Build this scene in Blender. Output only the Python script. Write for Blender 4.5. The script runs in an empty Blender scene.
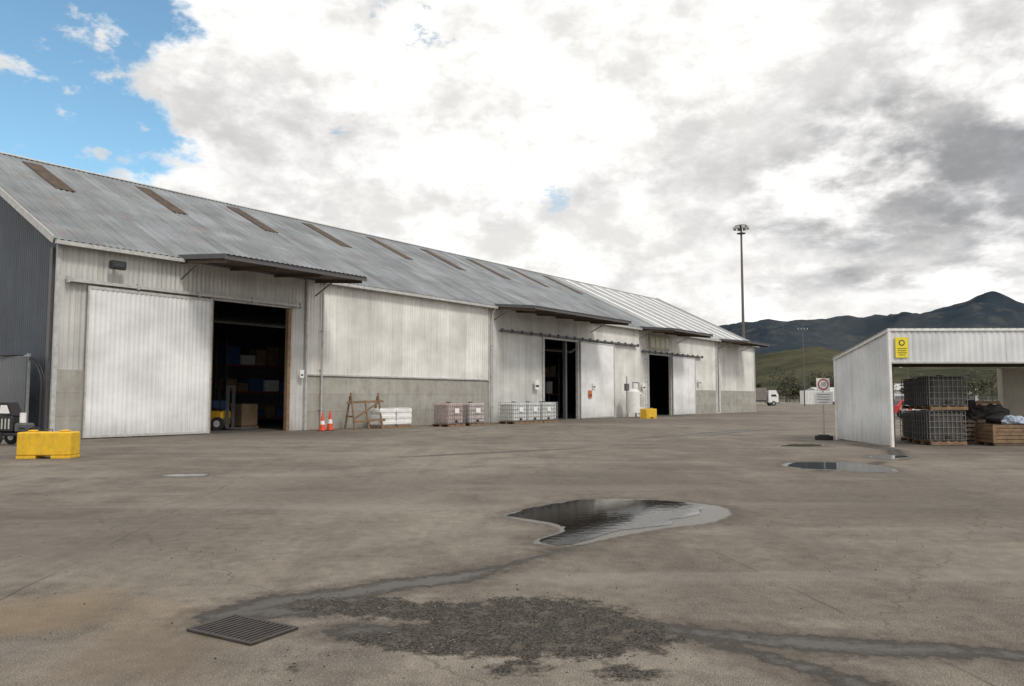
import bpy, math, random
import numpy as np
from mathutils import Vector, Matrix, noise as mnoise
random.seed(7); np.random.seed(7)
R=math.radians
scene=bpy.context.scene
COL=scene.collection

# ------------------------------------------------------------------ node helpers
class N:
    def __init__(s,nt): s.nt=nt; s.n=nt.nodes; s.l=nt.links
    def _in(s,sock,v):
        if v is None: return
        if isinstance(v,bpy.types.NodeSocket): s.l.new(v,sock)
        else:
            if isinstance(v,(tuple,list)) and len(v)==3 and sock.type=='RGBA': v=(*v,1)
            sock.default_value=v
    def math(s,op,a,b=None,c=None,clamp=False):
        n=s.n.new('ShaderNodeMath'); n.operation=op; n.use_clamp=clamp
        s._in(n.inputs[0],a); s._in(n.inputs[1],b); s._in(n.inputs[2],c); return n.outputs[0]
    def vmath(s,op,a,b=None):
        n=s.n.new('ShaderNodeVectorMath'); n.operation=op
        s._in(n.inputs[0],a); s._in(n.inputs[1],b); return n.outputs[0]
    def noise(s,vec,scale,detail=4,rough=.55,dist=0):
        n=s.n.new('ShaderNodeTexNoise'); s._in(n.inputs['Vector'],vec)
        n.inputs['Scale'].default_value=scale; n.inputs['Detail'].default_value=detail
        n.inputs['Roughness'].default_value=rough; n.inputs['Distortion'].default_value=dist
        return n.outputs['Fac']
    def noise2(s,vec,scale,detail=4,rough=.55):
        n=s.n.new('ShaderNodeTexNoise'); n.noise_dimensions='2D'; s._in(n.inputs['Vector'],vec)
        n.inputs['Scale'].default_value=scale; n.inputs['Detail'].default_value=detail
        n.inputs['Roughness'].default_value=rough
        return n.outputs['Fac']
    def voro(s,vec,scale,feature='F1',out='Distance'):
        n=s.n.new('ShaderNodeTexVoronoi'); n.voronoi_dimensions='2D'; n.feature=feature; s._in(n.inputs['Vector'],vec)
        n.inputs['Scale'].default_value=scale; return n.outputs[out]
    def mr(s,v,a,b,c=0,d=1,smooth=False):
        n=s.n.new('ShaderNodeMapRange'); n.clamp=True
        if smooth: n.interpolation_type='SMOOTHSTEP'
        s._in(n.inputs['Value'],v)
        for i,x in zip(('From Min','From Max','To Min','To Max'),(a,b,c,d)): n.inputs[i].default_value=x
        return n.outputs[0]
    def mix(s,f,a,b,bt='MIX'):
        n=s.n.new('ShaderNodeMix'); n.data_type='RGBA'; n.blend_type=bt
        s._in(n.inputs[0],f); s._in(n.inputs[6],a); s._in(n.inputs[7],b); return n.outputs[2]
    def mapping(s,vec,scale=(1,1,1),loc=(0,0,0),rot=(0,0,0)):
        n=s.n.new('ShaderNodeMapping'); s._in(n.inputs['Vector'],vec)
        n.inputs['Scale'].default_value=scale; n.inputs['Location'].default_value=loc; n.inputs['Rotation'].default_value=rot
        return n.outputs[0]
    def obj(s): return s.n.new('ShaderNodeTexCoord').outputs['Object']
    def bump(s,h,strength=.3,dist=.02):
        n=s.n.new('ShaderNodeBump'); s._in(n.inputs['Height'],h)
        n.inputs['Strength'].default_value=strength; n.inputs['Distance'].default_value=dist
        return n.outputs[0]
    def attr(s,name):
        n=s.n.new('ShaderNodeAttribute'); n.attribute_name=name; return n.outputs['Fac']

def newmat(name):
    m=bpy.data.materials.new(name); m.use_nodes=True
    k=N(m.node_tree); p=m.node_tree.nodes['Principled BSDF']
    return m,k,p
def c4(c): return (c[0],c[1],c[2],1)

MATS={}
def simple(name,col,rough=.6,var=.2,scale=3,metal=0,bump=0,bscale=40,dirt=0,spec=None,dirtcol=(.12,.1,.08)):
    if name in MATS: return MATS[name]
    m,k,p=newmat(name); o=k.obj()
    n=k.noise(o,scale,3,.6)
    f=k.mr(n,.3,.7,1-var,1+var*.6)
    col2=k.mix(1,c4(col),f,'MULTIPLY')
    if dirt:
        d=k.noise(k.mapping(o,(1,1,.6),(5,3,1)),scale*1.7,4,.7)
        col2=k.mix(k.math('MULTIPLY',k.mr(d,.48,.72),dirt),col2,c4(dirtcol))
    k._in(p.inputs['Base Color'],col2)
    k._in(p.inputs['Roughness'],k.mr(n,.3,.7,max(0,rough-.08),min(1,rough+.08)))
    p.inputs['Metallic'].default_value=metal
    if spec is not None: p.inputs['Specular IOR Level'].default_value=spec
    if bump: k._in(p.inputs['Normal'],k.bump(k.noise(o,bscale,2,.6),bump,.02))
    MATS[name]=m; return m

def sheet(name,col,axes='xz',bw=.85,bh=3.2,rough=.5,var=.12,streak=.35,streakcol=(.25,.2,.15),rust=.0,metal=0,lowdirt=0,blot=.8):
    """ corrugated sheet metal: individual sheets differ a little, vertical weather streaks, laps """
    if name in MATS: return MATS[name]
    m,k,p=newmat(name); o=k.obj()
    sx=k.n.new('ShaderNodeSeparateXYZ'); k._in(sx.inputs[0],o)
    cx=k.n.new('ShaderNodeCombineXYZ')
    a,b={'xz':(0,2),'xy':(0,1),'yz':(1,2)}[axes]
    k._in(cx.inputs[0],sx.outputs[a]); k._in(cx.inputs[1],sx.outputs[b]); v=cx.outputs[0]
    br=k.n.new('ShaderNodeTexBrick'); k._in(br.inputs['Vector'],v)
    br.inputs['Scale'].default_value=1; br.inputs['Brick Width'].default_value=bw; br.inputs['Row Height'].default_value=bh
    br.inputs['Mortar Size'].default_value=.012; br.offset=0.0
    br.inputs['Mortar Smooth'].default_value=.3
    br.inputs['Color1'].default_value=(1-var,)*3+(1,); br.inputs['Color2'].default_value=(1+var*.4,)*3+(1,)
    br.inputs['Mortar'].default_value=(.70,.70,.70,1)
    base=k.mix(1,c4(col),br.outputs['Color'],'MULTIPLY')
    st=k.noise2(k.mapping(v,(5,.25,1)),1,5,.65)
    base=k.mix(k.math('MULTIPLY',k.mr(st,.46,.74),streak),base,c4(streakcol))
    big=k.noise2(k.mapping(v,(.35,.5,1),(3,1,0)),1,4,.6)
    base=k.mix(1,base,k.mr(big,.3,.7,blot,1.08),'MULTIPLY')
    if rust:
        rs=k.noise2(k.mapping(v,(2.2,.5,1),(9,4,0)),1,6,.75)
        base=k.mix(k.math('MULTIPLY',k.mr(rs,.56,.7),rust),base,(.2,.1,.055,1))
    if lowdirt:
        z=k.math('ADD',sx.outputs[2],k.math('MULTIPLY',st,1.2))
        base=k.mix(k.math('MULTIPLY',k.mr(z,.3,1.5,1,0,True),lowdirt),base,(.17,.15,.125,1))
    k._in(p.inputs['Base Color'],base)
    k._in(p.inputs['Roughness'],k.mr(st,.3,.8,rough-.06,rough+.18))
    p.inputs['Metallic'].default_value=metal
    MATS[name]=m; return m

# ------------------------------------------------------------------ mesh builder
class B:
    def __init__(s): s.v=[]; s.f=[]; s.m=[]; s.sm=[]; s.mats=[]
    def mi(s,mat):
        if mat not in s.mats: s.mats.append(mat)
        return s.mats.index(mat)
    def add(s,vs,fs,mat,smooth=False):
        o=len(s.v); s.v+= [tuple(x) for x in vs]; i=s.mi(mat)
        for f in fs: s.f.append([o+j for j in f]); s.m.append(i); s.sm.append(smooth)
    def box(s,x0,y0,z0,x1,y1,z1,mat,ch=0,M=None):
        if x0>x1:x0,x1=x1,x0
        if y0>y1:y0,y1=y1,y0
        if z0>z1:z0,z1=z1,z0
        if ch>0:
            c=min(ch,(x1-x0)*.45,(y1-y0)*.45,(z1-z0)*.45)
            pts=[];idx={}
            for sx in(0,1):
                for sy in(0,1):
                    for sz in(0,1):
                        X=(x0,x1)[sx];Y=(y0,y1)[sy];Z=(z0,z1)[sz]
                        dx=c if sx==0 else -c;dy=c if sy==0 else -c;dz=c if sz==0 else -c
                        idx[(sx,sy,sz,0)]=len(pts);pts.append((X,Y+dy,Z+dz))
                        idx[(sx,sy,sz,1)]=len(pts);pts.append((X+dx,Y,Z+dz))
                        idx[(sx,sy,sz,2)]=len(pts);pts.append((X+dx,Y+dy,Z))
            fs=[]
            for sx in(0,1): fs.append([idx[(sx,a,b,0)] for a,b in((0,0),(0,1),(1,1),(1,0))])
            for sy in(0,1): fs.append([idx[(a,sy,b,1)] for a,b in((0,0),(0,1),(1,1),(1,0))])
            for sz in(0,1): fs.append([idx[(a,b,sz,2)] for a,b in((0,0),(0,1),(1,1),(1,0))])
            for a in(0,1):
                for b in(0,1):
                    fs.append([idx[(0,a,b,1)],idx[(1,a,b,1)],idx[(1,a,b,2)],idx[(0,a,b,2)]])
                    fs.append([idx[(a,0,b,0)],idx[(a,1,b,0)],idx[(a,1,b,2)],idx[(a,0,b,2)]])
                    fs.append([idx[(a,b,0,0)],idx[(a,b,1,0)],idx[(a,b,1,1)],idx[(a,b,0,1)]])
                    for q in(0,1): fs.append([idx[(a,b,q,0)],idx[(a,b,q,1)],idx[(a,b,q,2)]])
        else:
            pts=[(x,y,z) for x in(x0,x1) for y in(y0,y1) for z in(z0,z1)]
            fs=[(0,1,3,2),(4,6,7,5),(0,4,5,1),(2,3,7,6),(0,2,6,4),(1,5,7,3)]
        if M: pts=[tuple(M@Vector(p)) for p in pts]
        s.add(pts,fs,mat)
    def cyl(s,p0,p1,r0,mat,r1=None,n=12,cap=True,smooth=True):
        p0=Vector(p0);p1=Vector(p1); r1=r0 if r1 is None else r1
        d=(p1-p0).normalized(); a=d.orthogonal().normalized(); b=d.cross(a)
        vs=[];
        for p,r in((p0,r0),(p1,r1)):
            for i in range(n):
                t=2*math.pi*i/n; vs.append(p+a*r*math.cos(t)+b*r*math.sin(t))
        s.add(vs,[(i,(i+1)%n,n+(i+1)%n,n+i) for i in range(n)],mat,smooth)
        if cap:
            s.add(vs[:n],[list(range(n))[::-1]],mat); s.add(vs[n:],[list(range(n))],mat)
    def bar(s,p0,p1,w,h,mat):
        p0=Vector(p0);p1=Vector(p1); d=(p1-p0).normalized()
        up=Vector((0,0,1)) if abs(d.z)<.95 else Vector((0,1,0))
        a=d.cross(up).normalized(); b=a.cross(d)
        vs=[p+a*w/2*sx+b*h/2*sy for p in(p0,p1) for sx,sy in((-1,-1),(1,-1),(1,1),(-1,1))]
        s.add(vs,[(0,1,2,3),(7,6,5,4),(0,4,5,1),(1,5,6,2),(2,6,7,3),(3,7,4,0)],mat)
    def pipe(s,pts,r,mat,n=8):
        for a,b in zip(pts[:-1],pts[1:]): s.cyl(a,b,r,mat,n=n)
    def ring(s,c,rad,r,mat,n=24):
        pts=[]
        for i in range(n+1):
            t=2*math.pi*i/n; u,v=rad*math.cos(t),rad*math.sin(t)
            pts.append((c[0]+u,c[1],c[2]+v))
        s.pipe(pts,r,mat,6)
    def corr(s,o,a,up,nrm,L,h0,h1,mat,pitch=.2,amp=.018,per=6,top=None):
        """ corrugated sheet. o origin, a along, up, nrm vectors; h1 or top(t) gives height """
        o=Vector(o);a=Vector(a);up=Vector(up);nrm=Vector(nrm)
        n=max(2,int(round(L/pitch))*per); vs=[]
        for i in range(n+1):
            t=L*i/n; w=math.sin(2*math.pi*i/per)*amp
            hh=top(t) if top else h1
            vs.append(o+a*t+nrm*w+up*h0); vs.append(o+a*t+nrm*w+up*hh)
        s.add(vs,[(2*i,2*i+2,2*i+3,2*i+1) for i in range(n)],mat,True)
    def prism(s,poly,x0,x1,mat,axis='x'):
        n=len(poly)
        if axis=='x': vs=[(x0,p[0],p[1]) for p in poly]+[(x1,p[0],p[1]) for p in poly]
        elif axis=='y': vs=[(p[0],x0,p[1]) for p in poly]+[(p[0],x1,p[1]) for p in poly]
        else: vs=[(p[0],p[1],x0) for p in poly]+[(p[0],p[1],x1) for p in poly]
        s.add(vs,[list(range(n))[::-1],list(range(n,2*n))]+[(i,(i+1)%n,n+(i+1)%n,n+i) for i in range(n)],mat)
    def done(s,name,loc=(0,0,0),rz=0,parent=None,rot=None,scale=1):
        me=bpy.data.meshes.new(name); me.from_pydata(s.v,[],s.f)
        for m in s.mats: me.materials.append(m)
        me.polygons.foreach_set('material_index',s.m); me.polygons.foreach_set('use_smooth',s.sm)
        me.update()
        ob=bpy.data.objects.new(name,me); COL.objects.link(ob)
        ob.location=loc; ob.rotation_euler=rot if rot else (0,0,rz); ob.scale=(scale,)*3
        if parent: ob.parent=parent
        return ob
def empty(name,loc,rz=0):
    e=bpy.data.objects.new(name,None); COL.objects.link(e); e.location=loc; e.rotation_euler=(0,0,rz); e.empty_display_size=.5; return e

# ------------------------------------------------------------------ materials
wall_w=sheet('wall_white_sheet',(.80,.79,.755),bw=.8,bh=9,streak=.26,streakcol=(.42,.40,.35),rust=.07,lowdirt=.35)
wall_g=sheet('wall_grey_sheet',(.65,.65,.63),bw=.8,bh=9,streak=.32,streakcol=(.34,.33,.29),rust=.1,lowdirt=.4)
door_w=sheet('door_white_sheet',(.83,.84,.85),bw=1.35,bh=9,var=.05,streak=.14,streakcol=(.5,.47,.43),rust=.04,lowdirt=.45)
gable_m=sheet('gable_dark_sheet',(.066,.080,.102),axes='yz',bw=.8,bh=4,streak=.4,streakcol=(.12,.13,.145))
roof_m=sheet('roof_grey_sheet',(.245,.262,.28),axes='xy',bw=.78,bh=4.3,var=.26,streak=.55,streakcol=(.13,.13,.13),rust=.42,rough=.5,blot=.68)
roof_l=sheet('roof_light_sheet',(.40,.41,.42),axes='xy',bw=.78,bh=4.3,var=.14,streak=.35,streakcol=(.26,.26,.26),rough=.5)
sky_m=simple('skylight_aged',(.105,.075,.055),.85,.45,2.5,dirt=.5,spec=.2)
sky_w=simple('skylight_white',(.8,.8,.78),.5,.15,2)
shed_w=sheet('shed_white_sheet',(.74,.76,.77),bw=.76,bh=9,var=.06,streak=.2,streakcol=(.42,.42,.4),rust=.04,lowdirt=.5)
shed_side=sheet('shed_side_sheet',(.74,.76,.77),axes='yz',bw=.76,bh=9,var=.06,streak=.2,streakcol=(.42,.42,.4),rust=.04,lowdirt=.5)
trim_d=simple('trim_dark',(.10,.10,.105),.5,.2,4)
trim_l=simple('trim_light',(.5,.5,.49),.5,.2,4,dirt=.3)
steel=simple('galvanised_steel',(.42,.43,.44),.4,.2,6,metal=.6)
rustm=simple('rusty_steel',(.13,.09,.07),.8,.4,5)
grate_m=simple('grate_iron',(.05,.042,.037),.6,.4,12)
black=simple('black_plastic',(.02,.02,.022),.5,.3,5)
timber=simple('timber_weathered',(.24,.155,.09),.8,.35,6,dirt=.4)
timber_d=simple('timber_dark',(.11,.08,.06),.85,.35,6)
rack_m=simple('rack_beam',(.2,.06,.03),.6,.3,6)
yellow=simple('yellow_paint',(.75,.46,.02),.65,.15,5,dirt=.4,dirtcol=(.3,.19,.06),bump=.15,bscale=60)
orange=simple('cone_orange',(.75,.08,.025),.5,.15,6,dirt=.2)
white=simple('white_paint',(.8,.8,.79),.5,.1,5,dirt=.15,dirtcol=(.4,.37,.33))
plas=simple('white_hdpe',(.76,.78,.76),.45,.15,3,dirt=.12,dirtcol=(.4,.38,.34))
pink=simple('pink_hdpe',(.55,.42,.39),.5,.3,2,dirt=.4,dirtcol=(.3,.2,.18))
darktank=simple('dark_tank',(.075,.07,.062),.5,.5,2.5)
darkcage=simple('dull_cage',(.22,.22,.22),.6,.2,6,metal=.3)
red=simple('red_paint',(.5,.03,.03),.4,.1,4)
glass=simple('dark_glass',(.02,.025,.03),.08,.1,2)
rubber=simple('rubber',(.025,.025,.025),.85,.2,10)
blue=simple('blue_plastic',(.05,.10,.24),.45,.1,4)
cream=simple('cream_block',(.52,.49,.42),.8,.12,2,dirt=.2)
lampm=simple('lamp_glass',(.6,.6,.6),.15,.1,4)
card=simple('cardboard',(.28,.2,.12),.8,.2,3)
greenm=simple('green_paint',(.03,.10,.06),.5,.2,4)

def concrete():
    m,k,p=newmat('concrete_panel'); o=k.obj()
    sx=k.n.new('ShaderNodeSeparateXYZ'); k._in(sx.inputs[0],o)
    cx=k.n.new('ShaderNodeCombineXYZ'); k._in(cx.inputs[0],sx.outputs[0]); k._in(cx.inputs[1],sx.outputs[2])
    br=k.n.new('ShaderNodeTexBrick'); k._in(br.inputs['Vector'],cx.outputs[0]); br.inputs['Scale'].default_value=1
    br.inputs['Brick Width'].default_value=5.8; br.inputs['Row Height'].default_value=.9; br.offset=0; br.inputs['Mortar Size'].default_value=.012
    br.inputs['Color1'].default_value=(.34,.325,.29,1); br.inputs['Color2'].default_value=(.40,.385,.345,1); br.inputs['Mortar'].default_value=(.25,.235,.21,1)
    n=k.noise(o,1.3,6,.7); c=k.mix(k.math('MULTIPLY',k.mr(n,.45,.72),.65),br.outputs['Color'],(.19,.175,.15,1))
    n2=k.noise(k.mapping(o,(3,3,.3)),1,4,.7); c=k.mix(k.math('MULTIPLY',k.mr(n2,.5,.8),.5),c,(.52,.5,.46,1))
    k._in(p.inputs['Base Color'],c); p.inputs['Roughness'].default_value=.85
    return m
conc=concrete()

# ------------------------------------------------------------------ yard pavement with wet stains
def seg_dist(P,a,b):
    a=np.array(a,float);b=np.array(b,float);ab=b-a
    t=np.clip(((P-a)@ab)/(ab@ab),0,1); d=P-(a+t[:,None]*ab); return np.sqrt((d**2).sum(1)),t
def poly_sd(P,poly):
    n=len(poly); dm=np.full(len(P),1e9); ins=np.zeros(len(P),bool)
    for i in range(n):
        a=poly[i];b=poly[(i+1)%n]; d,_=seg_dist(P,a,b); dm=np.minimum(dm,d)
        c=((a[1]>P[:,1])!=(b[1]>P[:,1]))
        xi=(b[0]-a[0])*(P[:,1]-a[1])/((b[1]-a[1]) or 1e-9)+a[0]
        ins^=(c&(P[:,0]<xi))
    return np.where(ins,-dm,dm)
def rib_sd(P,pts):
    dm=np.full(len(P),1e9)
    for a,b in zip(pts[:-1],pts[1:]):
        d,t=seg_dist(P,a[:2],b[:2]); w=a[2]+(b[2]-a[2])*t; dm=np.minimum(dm,d-w)
    return dm
def smooth_poly(pts,sub=6):
    n=len(pts); out=[]
    for i in range(n):
        p0,p1,p2,p3=[np.array(pts[(i+j-1)%n],float) for j in range(4)]
        for q in range(sub):
            t=q/sub
            out.append(tuple(.5*((2*p1)+(-p0+p2)*t+(2*p0-5*p1+4*p2-p3)*t*t+(-p0+3*p1-3*p2+p3)*t**3)))
    return out
P_rim=[(-.05,10.72),(.5,11.65),(1.25,12.33),(2.05,12.3),(2.67,11.95),(3.1,11.45),(3.0,10.67),(2.55,10.05),(1.95,9.68),(1.26,9.08),(.69,8.5),(.33,8.55),(.25,8.8),(.55,9.3),(.5,9.8),(.05,10.35)]
P_water=[(.0,10.72),(.5,11.6),(1.2,12.3),(1.95,12.25),(2.5,12.0),(2.78,11.5),(2.6,10.85),(2.25,10.4),(1.97,9.9),(1.5,9.55),(1.1,9.15),(.68,8.62),(.36,8.62),(.3,8.8),(.62,9.35),(.6,9.85),(.15,10.4)]
P2=[(6.5,18.2),(6.9,19.1),(7.8,19.4),(8.5,18.9),(8.6,17.9),(8.3,16.9),(7.6,16.8),(7.2,17.4),(6.8,17.6)]
P3=[(9.0,25.9),(9.6,26.7),(10.4,26.9),(10.5,26.2),(10.0,25.5),(9.5,25.5)]
P4=[(9.7,20.6),(10.0,21.4),(10.7,21.7),(10.9,21.3),(10.3,20.7),(9.9,20.2)]
P5=[(-7.25,16.1),(-6.9,16.35),(-6.45,16.3),(-6.4,16.0),(-6.8,15.85)]
GRAV=[(-1.68,6.12),(-1.3,6.28),(-.73,6.2),(-.3,6.22),(.06,6.32),(.62,6.2),(.94,5.75),(1.12,5.22),(.8,4.98),(.3,4.88),(-.2,4.95),(-.7,4.96),(-1.1,5.12),(-1.05,5.35),(-.75,5.5),(-.7,5.68),(-1.2,5.74),(-1.55,5.9)]
RIBS=[[(0.25,7.95,.0),(.0,7.55,.07),(-.2,7.3,.15),(-.5,7.0,.24),(-1.0,6.72,.23),(-1.46,6.35,.21),(-1.9,6.15,.18),(-2.15,5.8,.14),(-2.1,5.6,.09)],
      [(-1.2,5.4,.15),(-.75,5.42,.17),(-.35,5.3,.1)],
      [(-1.3,6.0,.16),(-1.95,5.85,.18)],
      [(1.0,5.5,.15),(1.64,5.22,.16),(2.2,5.08,.18),(2.8,5.0,.14),(3.4,4.85,.16),(4.4,4.7,.16)],
      [(1.2,5.3,.05),(1.5,5.0,.08),(1.9,4.5,.12),(2.2,4.1,.12)],
      [(.75,8.5,.08),(.45,8.2,.1),(.25,7.9,.05)],
      [(9.3,19.5,.1),(8.6,18.6,.15)],[(7.3,17.6,.2),(6.7,16.9,.1)],[(10.9,21.9,.2),(11.8,24,.2),(11.9,26.5,.3)],
      [(5,31,.1),(8,33.5,.5),(13,40,.3)],[(-3,21,.05),(-1,22.5,.15),(2,24.5,.1)],[(3.6,26.3,.1),(4.8,26.6,.15)]]
SPOTS=[[(-1.5,4.70),(-1.35,4.76),(-1.2,4.7),(-1.4,4.64)],[(-.15,4.72),(.05,4.78),(.2,4.66),(.1,4.55),(-.05,4.6)],[(.5,4.6),(.65,4.68),(.8,4.6),(.7,4.5)]]
xs=np.unique(np.concatenate([np.arange(-140,-12,8.),np.arange(-12,-3,.5),np.arange(-3,4.6,.045),np.arange(4.6,14,.2),np.arange(14,260,8.)]))
ys=np.unique(np.concatenate([np.arange(-60,2,6.),np.arange(2,4,.25),np.arange(4,8.6,.045),np.arange(8.6,13.2,.09),np.arange(13.2,42,.3),np.arange(42,330,10.)]))
XX,YY=np.meshgrid(xs,ys); P=np.stack([XX.ravel(),YY.ravel()],1); nx=len(xs);ny=len(ys)
i0=(np.arange(ny-1)[:,None]*nx+np.arange(nx-1)[None,:]).ravel()
faces=np.stack([i0,i0+1,i0+nx+1,i0+nx],1)
me=bpy.data.meshes.new('yard_pavement'); me.from_pydata(np.c_[P,np.zeros(len(P))].tolist(),[],faces.tolist())
sd_rim=poly_sd(P,smooth_poly(P_rim))
for q in (P2,P3,P4,P5): sd_rim=np.minimum(sd_rim,poly_sd(P,smooth_poly(q))-.1)
sd_wet=np.full(len(P),1e9)
for r in RIBS: sd_wet=np.minimum(sd_wet,rib_sd(P,r))
sd_g=poly_sd(P,smooth_poly(GRAV))
for s_ in SPOTS: sd_g=np.minimum(sd_g,poly_sd(P,smooth_poly(s_)))
for nm,arr in(('sd_rim',sd_rim),('sd_wet',sd_wet),('sd_grav',sd_g)):
    a=me.attributes.new(nm,'FLOAT','POINT'); a.data.foreach_set('value',np.clip(arr,-5,50).astype(np.float32))
yard=bpy.data.objects.new('yard_pavement',me); COL.objects.link(yard)

m,k,p=newmat('yard_concrete_asphalt'); o=k.obj()
big=k.noise2(o,.12,4,.62); mid=k.noise2(o,.7,6,.68); sm=k.noise2(o,6,5,.68); fine=k.noise2(o,110,2,.7)
base=k.mix(k.mr(big,.35,.65),(.150,.127,.103,1),(.228,.198,.162,1))
base=k.mix(k.math('MULTIPLY',k.mr(mid,.5,.68),.62),base,(.095,.081,.066,1))
base=k.mix(k.math('MULTIPLY',k.mr(mid,.48,.28),.45),base,(.30,.268,.225,1))
base=k.mix(1,base,k.mr(sm,.25,.75,.74,1.2),'MULTIPLY')
base=k.mix(1,base,k.mr(fine,.3,.7,.68,1.3),'MULTIPLY')
tn=k.noise2(k.mapping(o,(1.3,.13,1),rot=(0,0,R(32))),1,5,.68)
base=k.mix(k.math('MULTIPLY',k.mr(tn,.52,.68),.38),base,(.10,.086,.072,1))
tn2=k.noise2(k.mapping(o,(.1,1.1,1),rot=(0,0,R(-12))),1,4,.6)
base=k.mix(k.math('MULTIPLY',k.mr(tn2,.53,.7),.3),base,(.29,.262,.226,1))
ch=k.voro(k.mapping(o,(1,1,1),(3,7,0)),38); base=k.mix(k.math('MULTIPLY',k.mr(ch,.17,.12),.6),base,(.36,.335,.3,1))
ch2=k.voro(k.mapping(o,(1,1,1),(8,2,0)),55); base=k.mix(k.math('MULTIPLY',k.mr(ch2,.22,.15),.7),base,(.045,.038,.032,1))
nwarp=k.n.new('ShaderNodeTexNoise'); nwarp.noise_dimensions='2D'; k._in(nwarp.inputs['Vector'],o); nwarp.inputs['Scale'].default_value=1.1; nwarp.inputs['Detail'].default_value=5; nwarp.inputs['Roughness'].default_value=.65
sc=k.n.new('ShaderNodeVectorMath'); sc.operation='SCALE'; k._in(sc.inputs[0],nwarp.outputs['Color']); sc.inputs['Scale'].default_value=.9
ck=k.voro(k.vmath('ADD',o,sc.outputs[0]),.11,'DISTANCE_TO_EDGE')
crack=k.math('MULTIPLY',k.mr(ck,.0030,.0008),k.mr(sm,.4,.55))
base=k.mix(k.math('MULTIPLY',crack,.55),base,(.05,.042,.035,1))
sx=k.n.new('ShaderNodeSeparateXYZ'); k._in(sx.inputs[0],k.mapping(k.vmath('ADD',o,k.vmath('MULTIPLY',nwarp.outputs['Color'],(.07,.07,0))),rot=(0,0,R(-8.5))))
jx=k.math('ABSOLUTE',k.math('SUBTRACT',k.math('FRACT',k.math('DIVIDE',k.math('ADD',sx.outputs[0],-.15),6.4)),.5))
joint=k.math('MULTIPLY',k.mr(jx,.0028,.0006),k.mr(mid,.42,.56,.25,1))
base=k.mix(k.math('MULTIPLY',joint,.65),base,(.05,.042,.035,1))
def dist_to(x,y):
    n=k.n.new('ShaderNodeVectorMath'); n.operation='DISTANCE'; k._in(n.inputs[0],o); n.inputs[1].default_value=(x,y,0); return n.outputs['Value']
def spot(x,y,r):
    return k.mr(k.math('ADD',dist_to(x,y),k.math('MULTIPLY',k.math('SUBTRACT',mid,.5),r*2.2)),r,r*.2,0,1,True)
base=k.mix(k.math('MULTIPLY',spot(-3.6,5.7,1.2),.4),base,(.23,.155,.075,1))
base=k.mix(k.math('MULTIPLY',spot(-2.2,4.9,.9),.45),base,(.12,.085,.05,1))
for (x,y,r) in((-9,33,4.5),(5,52,5),(-3,14,2.6),(6.2,12,3),(17,30,4),(-5,9,2.2),(1.5,15.5,2.5),(9,15,3)):
    base=k.mix(k.math('MULTIPLY',spot(x,y,r),.38),base,(.08,.07,.058,1))
e1=k.noise2(o,6,5,.75)
pert=k.math('ADD',k.math('MULTIPLY',k.math('SUBTRACT',e1,.5),.5),k.math('MULTIPLY',k.math('SUBTRACT',mid,.5),.4))
gm=k.mr(k.math('ADD',k.attr('sd_grav'),pert),.05,-.05,0,1)
gv=k.n.new('ShaderNodeTexVoronoi'); gv.voronoi_dimensions='2D'; k._in(gv.inputs['Vector'],o); gv.inputs['Scale'].default_value=62
sepc=k.n.new('ShaderNodeSeparateColor'); k._in(sepc.inputs[0],gv.outputs['Color'])
gcol=k.mix(k.mr(sepc.outputs[0],0,1),(.022,.019,.016,1),(.11,.096,.08,1))
gcol=k.mix(k.mr(gv.outputs['Distance'],.3,.75),gcol,(.014,.012,.010,1))
gcol=k.mix(k.math('MULTIPLY',k.mr(e1,.52,.64),.5),gcol,(.14,.12,.098,1))
wsd=k.math('ADD',k.attr('sd_wet'),k.math('MULTIPLY',pert,.75))
wm=k.mr(wsd,.02,-.03,0,1)
wc=k.mr(wsd,-.05,-.16,0,1)
dm=k.mr(wsd,.26,0,0,1)
rm=k.mr(k.math('ADD',k.attr('sd_rim'),k.math('MULTIPLY',pert,.35)),.03,-.02,0,1)
rd=k.mr(k.math('ADD',k.attr('sd_rim'),pert),.35,0,0,1)
base=k.mix(k.math('MULTIPLY',k.math('MAXIMUM',dm,rd),.62),base,(.072,.06,.049,1))
base=k.mix(k.math('MULTIPLY',wm,.88),base,k.mix(wc,(.036,.031,.026,1),(.075,.069,.062,1)))  # wet streaks: dark edge, paler core with sky reflection painted into the colour
base=k.mix(gm,base,gcol)
base=k.mix(k.math('MULTIPLY',rm,.75),base,(.15,.145,.133,1))
k._in(p.inputs['Base Color'],base)
rg=k.mr(fine,.3,.7,.8,.97)
wr=k.math('MULTIPLY',k.math('MULTIPLY',wm,k.math('SUBTRACT',1,gm)),k.math('ADD',.35,k.math('MULTIPLY',wc,.4)))
rg=k.math('SUBTRACT',rg,k.math('MULTIPLY',k.math('MAXIMUM',wr,rm),.6))
k._in(p.inputs['Roughness'],rg)
p.inputs['Specular IOR Level'].default_value=.25
k._in(p.inputs['Normal'],k.bump(k.math('MULTIPLY',fine,.9),.55,.006))
me.materials.append(m)

def grass():
    m,k,p=newmat('grassland'); o=k.obj()
    n=k.noise2(o,.01,5,.65); c=k.mix(k.mr(n,.35,.65),(.035,.040,.022,1),(.065,.060,.036,1))
    k._in(p.inputs['Base Color'],c); p.inputs['Roughness'].default_value=.95; return m
b=B(); b.add([(-9000,-9000,-.03),(9000,-9000,-.03),(9000,9000,-.03),(-9000,9000,-.03)],[(0,1,2,3)],grass()); b.done('ground')

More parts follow.
